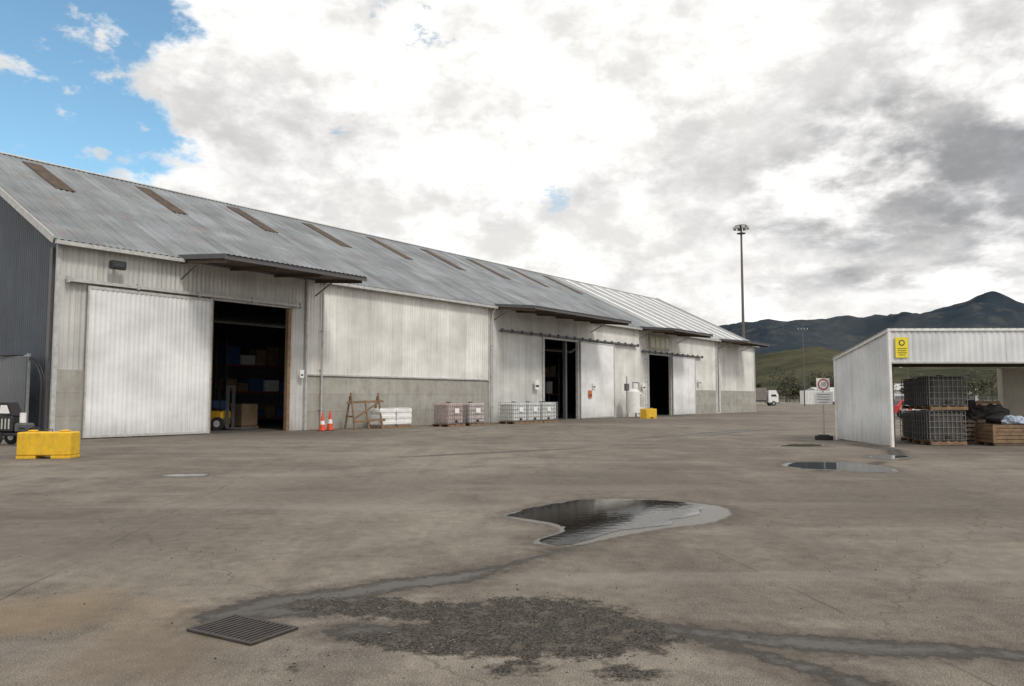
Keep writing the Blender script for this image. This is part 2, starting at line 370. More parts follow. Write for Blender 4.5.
# puddles
m,k,p=newmat('puddle_water'); o=k.obj()
p.inputs['Base Color'].default_value=(.022,.021,.019,1); p.inputs['Roughness'].default_value=.03; p.inputs['IOR'].default_value=1.33
k._in(p.inputs['Normal'],k.bump(k.noise2(o,9,1,.5),.04,.01)); water=m
for q in (P_water,P2,P3,P4,P5):
    pts=smooth_poly(q,8); cx=sum(a for a,_ in pts)/len(pts); cy=sum(b_ for _,b_ in pts)/len(pts)
    vs=[]
    for x,y in pts:
        nn=mnoise.noise(Vector((x*2.3,y*2.3,0)))*.12+mnoise.noise(Vector((x*8,y*8,3)))*.07
        d=math.hypot(x-cx,y-cy) or 1; vs.append((x+(x-cx)/d*nn,y+(y-cy)/d*nn,.004))
    b=B(); b.add(vs,[list(range(len(vs)))[::-1]],water); b.done('puddle')

# gravel stones
b=B(); sm1=simple('stone_grey',(.10,.088,.074),.85,.4,30); sm2=simple('stone_dark',(.04,.035,.03),.85,.4,30); sm3=simple('stone_pale',(.20,.18,.155),.85,.3,30)
phi=(1+5**.5)/2
ico=[Vector(v).normalized() for v in [(-1,phi,0),(1,phi,0),(-1,-phi,0),(1,-phi,0),(0,-1,phi),(0,1,phi),(0,-1,-phi),(0,1,-phi),(phi,0,-1),(phi,0,1),(-phi,0,-1),(-phi,0,1)]]
icf=[(0,11,5),(0,5,1),(0,1,7),(0,7,10),(0,10,11),(1,5,9),(5,11,4),(11,10,2),(10,7,6),(7,1,8),(3,9,4),(3,4,2),(3,2,6),(3,6,8),(3,8,9),(4,9,5),(2,4,11),(6,2,10),(8,6,7),(9,8,1)]
cand=np.stack([np.random.uniform(-2.6,2.4,6500),np.random.uniform(4.2,6.9,6500)],1)
sd=poly_sd(cand,smooth_poly(GRAV))
for (x,y),s_ in zip(cand,sd):
    s2=s_+mnoise.noise(Vector((x*3,y*3,1)))*.16
    pr=.7 if s2<-.05 else .4*math.exp(-max(s2,0)*8)
    if random.random()>pr: continue
    r=random.uniform(.0025,.007)*(1.4 if random.random()<.05 else 1)
    rs=(r*random.uniform(.8,1.5),r*random.uniform(.8,1.3),r*random.uniform(.5,.9)); a=random.random()*6
    ca,sa=math.cos(a),math.sin(a)
    vs=[]
    for v in ico:
        q=v*random.uniform(.8,1.15); X,Y,Z=q.x*rs[0],q.y*rs[1],q.z*rs[2]
        vs.append((x+X*ca-Y*sa,y+X*sa+Y*ca,Z+rs[2]*.45))
    b.add(vs,icf,random.choice([sm1,sm1,sm2,sm2,sm3]))
for _ in range(700):
    x=random.uniform(-9,9);y=random.uniform(4.3,16);r=random.uniform(.003,.008)
    b.add([(x+v.x*r*1.2,y+v.y*r,v.z*r*.8+r*.4) for v in ico],icf,random.choice([sm1,sm2,sm3]))
b.done('gravel')

# drain grate
b=B(); 
b.box(-.30,-.19,.004,.30,.19,.007,black)
for (x0,y0,x1,y1) in((-.32,-.21,.32,-.185),(-.32,.185,.32,.21),(-.32,-.185,-.29,.185),(.29,-.185,.32,.185)): b.box(x0,y0,.003,x1,y1,.02,grate_m,.003)
for i in range(13):
    x=-.26+i*.52/12; b.box(x-.009,-.184,.009,x+.009,.184,.018,grate_m)
b.done('drain_grate',(-1.86,5.43,.0),R(-30))

# ------------------------------------------------------------------ WAREHOUSE
C=(-17.56,29.39,0); AZ=math.atan2(.7944,.6074)
wh=empty('warehouse',C,AZ)
L=75.2; EH=7.75; RW=12.64; RH=14.07; W=2*RW; SL=(RH-EH)/RW
X=(1,0,0);Z=(0,0,1);NO=(0,-1,0)
b=B()
def dado(u0,u1,h=2.7): b.box(u0,-.05,0,u1,.15,h,conc,.01)
dado(-.02,1.6); dado(11.75,26.3,2.75); dado(58.5,63.7,2.4); dado(65.2,L,2.4)
b.done('concrete_base',parent=wh)
b=B()
b.corr((0,0,0),X,Z,NO,6.48,2.7,EH,wall_g,amp=.024)
b.corr((1.6,.02,0),X,Z,NO,4.88,0,2.7,wall_g)
b.corr((6.48,0,0),X,Z,NO,4.2,6.05,EH,wall_g,amp=.024)
b.corr((10.68,0,0),X,Z,NO,1.06,0,EH,wall_g,amp=.024)
b.corr((11.74,-.09,0),X,Z,NO,14.6,2.75,EH,wall_w,amp=.024)
b.corr((26.34,0,0),X,Z,NO,6.2,0,EH,wall_g)
b.corr((32.55,0,0),X,Z,NO,4.65,5.9,EH,wall_g)
b.corr((37.2,0,0),X,Z,NO,11.5,0,EH,wall_w)
b.corr((48.7,0,0),X,Z,NO,4.5,5.5,EH,wall_w)
b.corr((53.2,0,0),X,Z,NO,5.3,0,EH,wall_w)
b.corr((58.5,0,0),X,Z,NO,5.2,2.4,EH,wall_w)
b.corr((63.7,.0,0),X,Z,NO,1.5,0,EH,wall_g)
b.corr((65.2,-.0,0),X,Z,NO,L-65.2,2.4,EH,wall_w)
b.done('front_wall',parent=wh)
gt=lambda t:(EH+SL*t) if t<=RW else (EH+SL*(W-t))
b=B()
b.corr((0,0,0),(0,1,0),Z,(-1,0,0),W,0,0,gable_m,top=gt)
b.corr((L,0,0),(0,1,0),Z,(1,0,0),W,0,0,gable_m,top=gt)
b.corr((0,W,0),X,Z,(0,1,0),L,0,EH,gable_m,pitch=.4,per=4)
b.done('end_wall',parent=wh)
b=B()
b.box(-.06,-.10,0,.10,.02,EH-.05,trim_l)
b.box(11.66,-.16,0,11.76,.0,EH-.05,trim_l); b.box(26.26,-.14,0,26.36,0,EH-.05,trim_l)
b.box(L-.1,-.08,0,L+.06,.05,EH-.05,trim_l)
b.box(11.78,-.14,2.74,26.24,-.06,2.82,trim_l)
b.done('corner_flashing',parent=wh)
b=B()
nl=math.hypot(1,SL); upv=Vector((0,1/nl,SL/nl)); nr=Vector((0,-SL/nl,1/nl)); sl=RW*nl
ov=.45
def roof_seg(u0,u1,mat): b.corr((u0,0,EH+.12),X,upv,nr,u1-u0,-ov,sl,mat,pitch=.26,amp=.022)
roof_seg(-.35,51.8,roof_m); roof_seg(51.8,L+.35,roof_l)
upb=Vector((0,-1/nl,SL/nl)); nb=Vector((0,SL/nl,1/nl))
b.corr((-.35,W,EH+.12),X,upb,nb,L+.7,-ov,sl,roof_m,pitch=.52,per=4)
b.done('roof',parent=wh)
b=B()
def on_roof(u0,u1,s0,s1,mat,th=.05,off=.03):
    pts=[]
    for u in(u0,u1):
        for s_ in(s0,s1):
            for t in(off,off+th):
                q=Vector((u,0,EH+.12))+upv*s_+nr*t; pts.append(q)
    b.add(pts,[(0,1,3,2),(4,6,7,5),(0,4,5,1),(2,3,7,6),(0,2,6,4),(1,5,7,3)],mat)
for i in range(9):
    u=3.2+5.8*i
    if u<51: on_roof(u-.45,u+.45,7.4*nl,11.7*nl,sky_m,.012,.028)
for i in range(8):
    u=53.8+2.75*i; on_roof(u-.38,u+.38,.5,12.0*nl,sky_w,.012,.028)
b.done('roof_skylights',parent=wh)
b=B()
on_roof(-.4,L+.4,sl-.25,sl+.02,trim_l,.03,.03)
b.bar((-.38,-ov,EH+.10-ov*SL),(-.38,RW,RH+.14),.05,.28,trim_l)
b.bar((-.38,RW,RH+.14),(-.38,W+ov,EH+.10-ov*SL),.05,.28,trim_l)
b.bar((L+.38,-ov,EH+.10-ov*SL),(L+.38,RW,RH+.14),.05,.28,trim_l)
b.done('ridge_and_barge',parent=wh)
b=B()
gz=EH-.28
for u0,u1 in((-.3,4.9),(12.5,26.7),(39.4,46.8),(55,64.2),(71.2,L+.3)):
    b.box(u0,-.55,gz,u1,-.42,gz+.15,trim_l)
b.box(-.3,-.42,EH-.16,L+.3,-.02,EH-.12,trim_d)
for u in(12.6,26.5,48.2,64.0):
    b.pipe([(u,-.48,gz+.02),(u,-.24,gz-.35),(u,-.24,.15)],.05,trim_l if u!=64.0 else trim_d,8)
    for z in(1,3,5): b.box(u-.07,-.3,z,u+.07,-.0,z+.05,trim_l)
b.done('gutter_and_downpipes',parent=wh)
def canopy(u0,u1,d=3.5,zw=7.78,zf=7.42):
    b=B()
    th=.20
    vs=[(u,y,z+t) for u in(u0,u1) for (y,z) in((-.03,zw),(-d,zf)) for t in(-th*.55,0)]
    b.add(vs,[(0,1,3,2),(4,6,7,5),(0,4,5,1),(2,3,7,6),(0,2,6,4)],timber_d)
    dd=Vector((0,-d,zf-zw)).normalized(); nn=Vector((0,dd.z,-dd.y))
    b.corr((u0-.08,-.03,zw+.04),X,dd,nn,u1-u0+.16,0,d+.12,roof_m,pitch=.26)
    b.box(u0-.1,-d-.06,zf-.17,u1+.1,-d-.0,zf+.04,trim_d)
    b.bar((u0-.06,-.03,zw-.03),(u0-.06,-d,zf-.03),.05,.2,trim_d)
    b.bar((u1+.06,-.03,zw-.03),(u1+.06,-d,zf-.03),.05,.2,trim_l)
    n=max(3,int((u1-u0)/2.2))
    for i in range(n+1):
        u=u0+.1+(u1-u0-.2)*i/n
        b.bar((u,-.05,zw-.22),(u,-d+.1,zf-.2),.08,.16,timber_d)
        if i in(0,n): b.bar((u,-.05,zw-1.0),(u,-1.6,zw-.32),.05,.05,trim_d)
    b.done('canopy',parent=wh)
canopy(4.9,12.3,3.7); canopy(26.8,39.2); canopy(47.0,54.8); canopy(64.5,71.0,3.2)
def leaf(u0,u1,h,mat,y=-.22):
    b=B(); b.corr((u0,y,0),X,Z,NO,u1-u0,.06,h,mat,pitch=.2,amp=.016)
    for q in(u0,u1): b.box(q-.03,y-.035,.05,q+.03,y+.04,h+.02,trim_l)
    b.box(u0,y-.03,h-.08,u1,y+.04,h+.03,trim_l); b.box(u0,y-.03,.04,u1,y+.04,.14,trim_l)
    b.box(u0,y+.04,2.9,u1,y+.08,3.0,trim_l)
    b.done('sliding_door',parent=wh)
leaf(1.1,6.4,6.0,door_w); leaf(37.3,42.4,5.95,door_w); leaf(53.3,58.3,5.5,door_w)
b=B()
for u0,u1,h in((.3,11.2,6.12),(27.5,46.5,6.05),(47.5,60.,5.62)):
    b.box(u0,-.30,h,u1,-.18,h+.12,trim_l if u0<1 else trim_d)
    b.box(u0,-.18,h+.02,u1,-.02,h+.10,trim_d)
    n=int((u1-u0)/(2.2 if u0<1 else 1.1))
    for i in range(n+1):
        u=u0+(u1-u0)*i/n; b.box(u-.04,-.34,h-.05,u+.04,-.16,h+.2,trim_l if u0<1 else trim_d)
for u0,u1,h in((6.48,10.68,6.05),(32.55,37.2,5.9),(48.7,53.2,5.5)):
    for q in(u0,u1): b.box(q-.09,-.12,0,q+.09,.12,h,timber if u0<7 else trim_l,.01)
    b.box(u0-.09,-.10,h-.02,u1+.09,.12,h+.14,trim_l)
b.done('door_track_and_frames',parent=wh)
b=B()
b.box(48.9,-.16,5.95,52.8,-.06,7.3,cream); 
for i in range(4): b.box(49.1+i*.95,-.19,6.15,49.8+i*.95,-.155,7.1,simple('cream_pane',(.62,.6,.48),.4,.1))
b.done('fanlight_window',parent=wh)
b=B(); b.box(2.0,-.42,6.98,2.12,-.02,7.06,trim_d); b.box(1.75,-.62,6.78,2.35,-.38,7.12,black,.03); b.box(1.85,-.635,6.88,2.25,-.622,7.03,glass)
b.done('floodlight',parent=wh)
b=B()
orange2=simple('sign_orange',(.6,.15,.05),.5,.1)
for u,z,w,h_,mt in((31.2,2.2,.5,.7,white),(38.9,2.3,.45,.5,white),(38.3,1.6,.5,.6,orange2),(47.2,2.3,.5,.6,white),(46.6,1.7,.4,.4,white),(59,2.9,.5,.6,white),(11.2,2.6,.25,.4,white)):
    b.box(u,-.31,z,u+w,-.285,z+h_,mt); b.box(u+.06,-.316,z+h_*.25,u+w-.06,-.31,z+h_*.45,black)
b.done('wall_signs',parent=wh)
b=B()
b.box(.2,.2,.004,L-.2,W-.2,.02,simple('interior_floor',(.09,.085,.08),.8,.3,1))
def rack(u0,w0,w,d,hs):
    for x in(u0,u0+w):
        for y in(w0,w0+d): b.box(x-.05,y-.05,.02,x+.05,y+.05,hs*1.6+.3,trim_d)
    for j in range(hs):
        z=.3+j*1.6; b.box(u0,w0,z,u0+w,w0+d,z+.1,rack_m)
        x=u0+.15
        while x<u0+w-.8:
            s_=random.uniform(.6,1.0); hh=random.uniform(.5,1.2)
            b.box(x,w0+.1,z+.11,x+s_,w0+d-.1,z+.1+hh,random.choice([card,plas,blue,trim_d,timber,greenm,trim_d]),.02); x+=s_+.12
rack(7.9,10.5,4.6,1.1,3); rack(13,9,5,1.1,3); rack(1,10,5.0,1.1,3); rack(34.2,8,4.5,1.1,3); rack(40,7,5,1.1,3); rack(50.5,7,4,1.1,3)
for u,w_ in((10.3,3.2),(9.5,4.6),(8.6,6.4),(10.6,5.6),(33.8,2.8),(35.8,3.4),(50.2,3.4),(51.6,2.8)):
    b.box(u,w_,.02,u+1,w_+1,.16,timber); b.box(u+.03,w_+.03,.17,u+.97,w_+.97,.17+random.uniform(.7,1.5),random.choice([trim_l,card,blue,trim_d]),.03)
for i in range(3): b.cyl((7.6+.65*i,6.2,.02),(7.6+.65*i,6.2,.9),.29,random.choice([blue,trim_d,black]))
for u in range(0,76,6):
    if not(6.3<u<10.8): b.box(u-.1,.25,.02,u+.1,.5,EH-.3,trim_d)
b.box(9.4,7.6,5.0,9.95,7.7,5.7,white); b.box(9.6,7.55,4.2,9.9,7.6,4.7,plas)
b.done('stored_goods',parent=wh)

def L2W(u,v,z=0):  # building coordinates -> world, v outward
    ca,sa=math.cos(AZ),math.sin(AZ); return (C[0]+u*ca+v*sa, C[1]+u*sa-v*ca, z)

b=B()
fy=simple('forklift_yellow',(.6,.36,.03),.5,.2,4)
b.box(-1.0,-.5,.25,.5,.5,.95,fy,.06); b.box(-1.25,-.48,.3,-.95,.48,1.1,black,.08)
b.box(-.35,-.28,.95,.15,.28,1.1,black,.04); b.box(-.5,-.28,1.0,-.38,.28,1.55,black,.04)
for y in(-.45,.45):
    b.bar((.45,y,.9),(.25,y,2.1),.06,.06,black); b.bar((-.8,y,1.0),(-.65,y,2.1),.06,.06,black); b.bar((-.68,y,2.1),(.27,y,2.1),.06,.06,black)
for i in range(5): b.bar((-.6+i*.2,-.45,2.1),(-.6+i*.2,.45,2.1),.03,.03,black)
for y in(-.3,.3):
    b.box(.62,y-.05,.1,.74,y+.05,2.2,trim_d); b.box(.78,y-.06,.08,1.8,y+.06,.13,trim_d)
b.box(.6,-.4,.5,.66,.4,.6,trim_d); b.box(.6,-.35,2.1,.72,.35,2.2,trim_d)
for x,r in((.3,.33),(-.8,.26)):
    for y in(-.5,.5): b.cyl((x,y-.1,r),(x,y+.1,r),r,rubber,n=20); b.cyl((x,y-.11,r),(x,y+.11,r),r*.5,trim_l,n=14)
b.done('forklift',L2W(8.8,-3.0,.02),AZ+R(-60))

# ------------------------------------------------------------------ IBC tanks
def ibc(loc,rz,tank=plas,cage=steel,scale=1.14):
    b=B()
    for y in(-.5,0,.5): b.box(-.6,y-.05,.0,.6,y+.05,.1,timber)
    for i in range(5): b.box(-.6+i*.275,-.5,.1,-.5+i*.275,.5,.125,timber)
    b.box(-.57,-.47,.13,.57,.47,1.1,tank,.07); b.cyl((0,0,1.09),(0,0,1.15),.11,black,n=14)
    b.box(-.08,-.52,.16,.08,-.46,.3,black,.02)
    for z in(.16,.36,.56,.76,.96,1.1):
        for y in(-.5,.5): b.bar((-.6,y,z),(.6,y,z),.018,.018,cage)
        for x in(-.6,.6): b.bar((x,-.5,z),(x,.5,z),.018,.018,cage)
    for i in range(9):
        x=-.6+i*.15
        for y in(-.508,.508): b.bar((x,y,.14),(x,y,1.11),.016,.016,cage)
    for i in range(8):
        y=-.5+i/7
        for x in(-.608,.608): b.bar((x,y,.14),(x,y,1.11),.016,.016,cage)
    if tank is not darktank: b.box(-.16,-.522,.62,.16,-.514,.85,white)
    return b.done('ibc_tank',loc,rz,scale=scale)
pp=simple('pale_pink_hdpe',(.60,.53,.50),.5,.25,2,dirt=.4,dirtcol=(.4,.28,.26))
ibc(L2W(19.85,2.4),AZ+R(2),pink,scale=1.2); ibc(L2W(21.75,2.4),AZ+R(-2),pp,scale=1.2)
for u,v in((25.8,2.5),(27.3,2.5),(28.8,2.5),(30.3,1.7)):
    ibc(L2W(u,v),AZ+R(random.uniform(-2,2)),scale=1.2)
for u in(15.95,17.15):
    b=B(); b.box(-.6,-.5,0,.6,.5,.12,timber)
    for j in range(3):
        b.box(-.6+random.uniform(-.03,.03),-.5,.13+j*.33,.6+random.uniform(-.03,.03),.5,.45+j*.33,white,.09)
    b.box(-.57,-.47,.15,.57,.47,1.1,white,.05)
    b.done('wrapped_sack_pallet',L2W(u,1.2),AZ,scale=.96)
b=B()
for x in(0,1.7):
    b.bar((x-.08,-.45,0),(x,-.02,1.7),.08,.05,timber); b.bar((x+.08,.45,0),(x,.02,1.55),.08,.05,timber)
    b.bar((x,-.3,.6),(x,.3,.6),.05,.08,timber)
b.bar((-.25,-.06,1.25),(2.0,-.06,1.3),.05,.11,timber); b.bar((-.1,-.33,.35),(1.9,-.33,.42),.05,.1,timber); b.bar((0,-.3,.5),(1.7,-.08,1.25),.04,.09,timber)
b.bar((.85,-.35,0),(.85,-.05,1.35),.07,.05,timber)
b.done('timber_trestle',L2W(13.6,1.3),AZ,scale=1.1)
def cone(loc,h=.9):
    b=B(); b.box(-.2,-.2,0,.2,.2,.035,black,.012)
    lv=[(0.035,.145),(.35*h,.105),(.35*h,.107),(.55*h,.08),(.55*h,.079),(.68*h,.062),(.68*h,.064),(.82*h,.045),(.82*h,.044),(h,.022)]
    ms=[orange,None,white,None,orange,None,orange,None,orange]
    for i in range(0,9,2): b.cyl((0,0,lv[i][0]),(0,0,lv[i+1][0]),lv[i][1]*1.15,ms[i],lv[i+1][1]*1.15,n=20,cap=(i==8))
    b.done('traffic_cone',loc,R(random.uniform(0,60)))
cone(L2W(11.6,1.6)); cone(L2W(12.15,1.5),1.0)
def yblock(loc,rz,w=1.5,h=.6,d=.6):
    b=B(); b.box(-w/2,-d/2,.0,-w*.14,d/2,.08,yellow,.01); b.box(w*.14,-d/2,.0,w/2,d/2,.08,yellow,.01)
    b.box(-w/2,-d/2,.08,w/2,d/2,h,yellow,.03)
    for x in(-w*.3,w*.3): b.box(x-.1,-.1,h-.002,x+.1,.1,h+.05,yellow,.03)
    b.pipe([(-.08,0,h-.02),(-.08,0,h+.06),(.08,0,h+.06),(.08,0,h-.02)],.012,rustm,6)
    b.done('yellow_concrete_block',loc,rz)
yblock((-12.4,20.7,0),R(6),1.35,.7); yblock(L2W(42.2,3.4),AZ,1.7,.75)
# wheeled machine with hoses, far left
b=B()
for y in(-.35,.35):
    b.cyl((-.45,y,.25),(-.45,y+.08,.25),.25,rubber,n=22); b.cyl((-.45,y-.005,.25),(-.45,y+.085,.25),.11,white,n=14)
b.pipe([(.55,-.25,0),(.55,-.25,.4)],.03,black); b.pipe([(.55,.25,0),(.55,.25,.4)],.03,black)
b.box(-.6,-.28,.32,.62,.28,.42,black,.02); b.box(-.5,-.26,.43,.1,.26,1.0,black,.06)
for i in range(4): b.box(-.42+i*.13,-.275,.55,-.37+i*.13,-.259,.9,trim_l)
b.box(.15,-.24,.43,.58,.24,.75,trim_d,.05); b.cyl((.38,-.1,.76),(.38,-.1,1.1),.1,white,n=14)
b.prism([(-.5,1.01),(.1,1.01),(-.1,1.45),(-.42,1.45)],-.22,.22,black,'y')
b.add([(-.42,-.228,1.08),(-.02,-.228,1.08),(-.14,-.228,1.36),(-.38,-.228,1.36)],[(0,1,2,3)],white)
b.pipe([(-.5,-.2,.9),(-.85,-.2,1.3),(-.95,-.2,1.45)],.025,black,6); b.pipe([(-.5,.2,.9),(-.85,.2,1.3),(-.95,.2,1.45)],.025,black,6); b.bar((-.95,-.25,1.45),(-.95,.25,1.45),.04,.04,black)
b.pipe([(.4,-.26,.6),(.75,-.45,.6),(1.0,-.5,.3),(1.1,-.5,.05),(1.5,-.6,.04)],.035,black,6)
b.ring((.95,-.25,.36),.26,.03,black); b.ring((.95,-.31,.36),.22,.03,black)
b.done('pump_cart',(-17.0,26.4,0),R(-8))
b=B()
fg=sheet('fence_grey',(.13,.14,.15),bw=.8,bh=4,streak=.3,streakcol=(.18,.18,.18))
b.corr((0,0,0),X,Z,NO,6.5,.05,3.2,fg,pitch=.18)
for x in(0,2.1,4.3,6.5): b.box(x-.05,.03,0,x+.05,.13,3.3,steel)
b.box(0,.02,3.16,6.5,.1,3.24,steel)
b.done('sheet_metal_fence',(-24.4,32.0,0),R(-25))
b=B()
for off in(0,.12):
    pts=[(-2.6,off,3.25)]
    for i in range(9):
        t=i/8*math.pi/2; pts.append((-1.4+1.2*math.sin(t),off,2.05+1.2*math.cos(t)))
    pts+=[(-.2,off,.3),(-.35,-.2+off,.06),(-.9,-.4+off,.05)]
    b.pipe(pts,.04,black,8)
b.done('bent_hose_pipe',(-17.6,29.0,0),R(-20))
b=B()
b.cyl((0,0,.35),(0,0,1.75),.5,white,n=24)
prev=(.5,1.75)
for i in range(1,6):
    t=i/5*math.pi/2; r=.5*math.cos(t)+.02; z=1.75+.3*math.sin(t); b.cyl((0,0,prev[1]),(0,0,z),prev[0],white,r,n=24,cap=(i==5)); prev=(r,z)
for a in range(3): b.cyl((.38*math.cos(a*2.1),.38*math.sin(a*2.1),0),(.38*math.cos(a*2.1),.38*math.sin(a*2.1),.4),.04,trim_d)
b.pipe([(0,0,2.0),(0,0,2.5),(.9,0,2.5),(.9,0,.2)],.05,steel); b.box(.7,-.25,.8,1.2,.2,1.5,trim_l,.02)
b.pipe([(-.9,0,0),(-.9,0,2.9)],.05,steel); b.box(-1.1,-.1,1.9,-.7,.1,2.4,trim_d,.02)
b.done('pressure_vessel',L2W(43.2,1.5),AZ,scale=1.15)

# ------------------------------------------------------------------ open shed right
sh=empty('open_shed',(12.5,25.4,0),R(-1.2))
SD=4.5; SLn=14; FH=3.87; BH=3.15
b=B()
b.corr((0,0,0),(0,1,0),Z,(-1,0,0),SD,.03,0,shed_side,pitch=.2,amp=.014,top=lambda t:FH-.03-(FH-BH)*t/SD)
b.corr((0,-.03,0),X,Z,NO,SLn,2.8,FH,shed_w,pitch=.2,amp=.014)
b.done('shed_cladding',parent=sh)
b=B()
b.box(-.05,-.07,0,.03,.05,FH,white); b.box(-.05,SD-.05,0,.05,SD+.05,BH,white)
b.bar((-.04,-.07,FH-.02),(-.04,SD+.05,BH-.02),.06,.12,white)
b.box(-.06,-.09,FH-.05,SLn,-.05,FH+.03,white); b.box(.04,-.06,2.74,SLn,-.01,2.80,trim_l)
b.box(.04,.02,2.72,SLn,.16,2.95,timber_d); b.box(.04,SD-.14,BH-.35,SLn,SD-.02,BH-.1,timber_d)
for x in(.12,9.2,SLn-.1):
    b.box(x-.07,.17,0,x+.07,.31,3.6,timber_d); b.box(x-.07,SD-.3,0,x+.07,SD-.16,BH-.1,timber_d)
for i in range(8):
    x=.4+i*1.9; b.bar((x,.2,FH-.22),(x,SD-.15,BH-.2),.06,.16,timber_d)
for z in(1.0,2.1): b.box(.03,.1,z,.09,SD-.1,z+.08,timber_d)
b.done('shed_frame',parent=sh)
b=B(); dn=Vector((0,SD,BH-FH)).normalized(); b.corr((-.12,-.1,FH+.03),X,dn,Vector((0,-dn.z,dn.y)),SLn+.2,0,SD/dn.y+.2,shed_w,pitch=.26); b.done('shed_roof',parent=sh)
b=B(); b.box(6.3,SD-.16,0,SLn,SD-.03+.2,BH-.4,cream); b.done('shed_back_wall',parent=sh)
b=B(); ys_=simple('sign_yellow',(.8,.66,.03),.5,.05); b.box(.17,-.085,2.93,.58,-.06,3.6,ys_)
b.cyl((.375,-.09,3.42),(.375,-.084,3.42),.1,black,n=18); b.cyl((.375,-.094,3.42),(.375,-.09,3.42),.065,ys_,n=18)
for i,w in enumerate((.3,.26,.3,.2)): b.box(.375-w/2,-.09,3.22-i*.07,.375+w/2,-.085,3.24-i*.07,black)
b.done('warning_sign',parent=sh)
for q in(((14.75,26.7,.02),R(3),1.04),((14.85,26.7,1.2),R(-2),1.04),((15.1,28.3,.02),0,1),((15.2,28.3,1.2),R(2),1)): ibc(q[0],q[1],darktank,darkcage,scale=q[2])
def bin_(loc,rz,w=1.2,h=.75):
    b=B()
    for y in(-.5,0,.5): b.box(-w/2,y-.05,0,w/2,y+.05,.1,timber_d)
    for j in range(5):
        z=.11+j*(h-.1)/5
        for y in(-.55,.55): b.box(-w/2,y-.012,z,w/2,y+.012,z+(h-.1)/5-.02,timber)
        for x in(-w/2,w/2): b.box(x-.012,-.53,z,x+.012,.53,z+(h-.1)/5-.02,timber)
    for x in(-w/2,w/2):
        for y in(-.56,.56): b.box(x-.05,y-.03,.1,x+.05,y+.03,h,timber)
    b.box(-w/2+.03,-.5,.12,w/2-.03,.5,h*.7,timber_d)
    b.done('timber_bin',loc,rz)
bin_((16.75,26.3,0),R(-2),1.3,.72); bin_((18.15,26.4,0),R(2),1.3,.72); bin_((16.6,27.8,0),0); bin_((16.6,27.8,.76),0)
b=B()
for j in range(6):
    z=j*.15
    for y in(-.45,0,.45): b.box(-.5,y-.05,z,.5,y+.05,z+.09,timber_d)
    for i in range(6): b.box(-.5+i*.18,-.5,z+.092,-.4+i*.18,.5,z+.115,timber_d)
b.done('pallet_stack',(15.95,27.3,0),R(3))
def lump(name,loc,sx,sy,sz,mat,seed):
    b=B(); n=22;mm=12; vs=[]
    for j in range(mm+1):
        th=math.pi*j/mm
        for i in range(n):
            ph=2*math.pi*i/n; v=Vector((math.sin(th)*math.cos(ph),math.sin(th)*math.sin(ph),math.cos(th)))
            q=1+.5*mnoise.noise(v*1.6+Vector((seed,0,0)))+.3*mnoise.noise(v*4+Vector((seed,3,0)))
            vs.append((v.x*sx*q,v.y*sy*q,max(-sz*.75,v.z*sz*q)))
    b.add(vs,[(j*n+i,j*n+(i+1)%n,(j+1)*n+(i+1)%n,(j+1)*n+i) for j in range(mm) for i in range(n)],mat,False)
    return b.done(name,loc)
lump('dark_tarpaulin_heap',(15.9,27.3,1.15),.5,.55,.42,simple('tarp_black',(.022,.02,.02),.7,.4,6),2)
lump('dark_tarpaulin_heap',(16.7,27.2,1.0),.8,.5,.36,simple('tarp_grey',(.035,.033,.033),.6,.3,4),5)
lump('plastic_sack',(17.1,26.3,.84),.36,.3,.17,simple('sack_blue_white',(.5,.58,.7),.5,.3,3),9)
lump('plastic_sack',(17.75,26.4,.80),.3,.28,.14,white,12)
sg=empty('speed_limit_sign',(11.95,29.6,0),R(4))
b=B(); b.cyl((0,0,0),(0,0,2.28),.032,steel,n=10)
b.cyl((0,0,0),(0,0,.16),.33,rubber,n=24); b.cyl((0,0,.16),(0,0,.2),.2,rubber,n=24); b.done('post_and_base',parent=sg)
b=B(); b.box(-.26,-.05,1.87,.26,-.035,2.36,white,.004); b.box(-.36,-.05,1.36,.36,-.035,1.82,white,.004)
b.cyl((0,-.058,2.12),(0,-.052,2.12),.215,red,n=28); b.cyl((0,-.062,2.12),(0,-.058,2.12),.165,white,n=28)
for i,w in enumerate((.5,.44,.52,.36)): b.box(-w/2,-.055,1.73-i*.1,w/2,-.051,1.75-i*.1,trim_d)
b.done('sign_panels',parent=sg)
tc=bpy.data.curves.new('speed_text','FONT'); tc.body='10'; tc.size=.2; tc.align_x='CENTER'; tc.align_y='CENTER'; tc.extrude=.002
to=bpy.data.objects.new('speed_text',tc); COL.objects.link(to); to.parent=sg; to.location=(0,-.066,2.12); to.rotation_euler=(R(90),0,0); tc.materials.append(black)

# ------------------------------------------------------------------ masts
mastm=simple('mast_weathered',(.13,.11,.10),.7,.2,3)
b=B(); H=31.0
b.cyl((0,0,0),(0,0,H),.30,mastm,.15,n=12)
b.cyl((0,0,H-.1),(0,0,H+.1),1.0,trim_d,n=16); b.cyl((0,0,H-1.3),(0,0,H-1.2),.75,trim_d,n=16)
for i in range(8):
    a=i/8*2*math.pi; x,y=1.15*math.cos(a),1.15*math.sin(a)
    M=Matrix.Translation((x,y,H-.35))@Matrix.Rotation(a,4,'Z')
    b.box(-.12,-.28,-.2,.2,.28,.25,trim_l,.03,M=M)
b.done('floodlight_mast',(39.3,130,0))
b=B(); b.cyl((0,0,0),(0,0,16),.14,trim_d,.09,n=8); b.box(-1.0,-.05,14.9,1.0,.05,15.05,trim_d)
for x in(-.9,-.3,.3,.9): b.cyl((x,0,15.05),(x,0,15.3),.05,white,n=8)
b.done('utility_pole',(57,150,0))
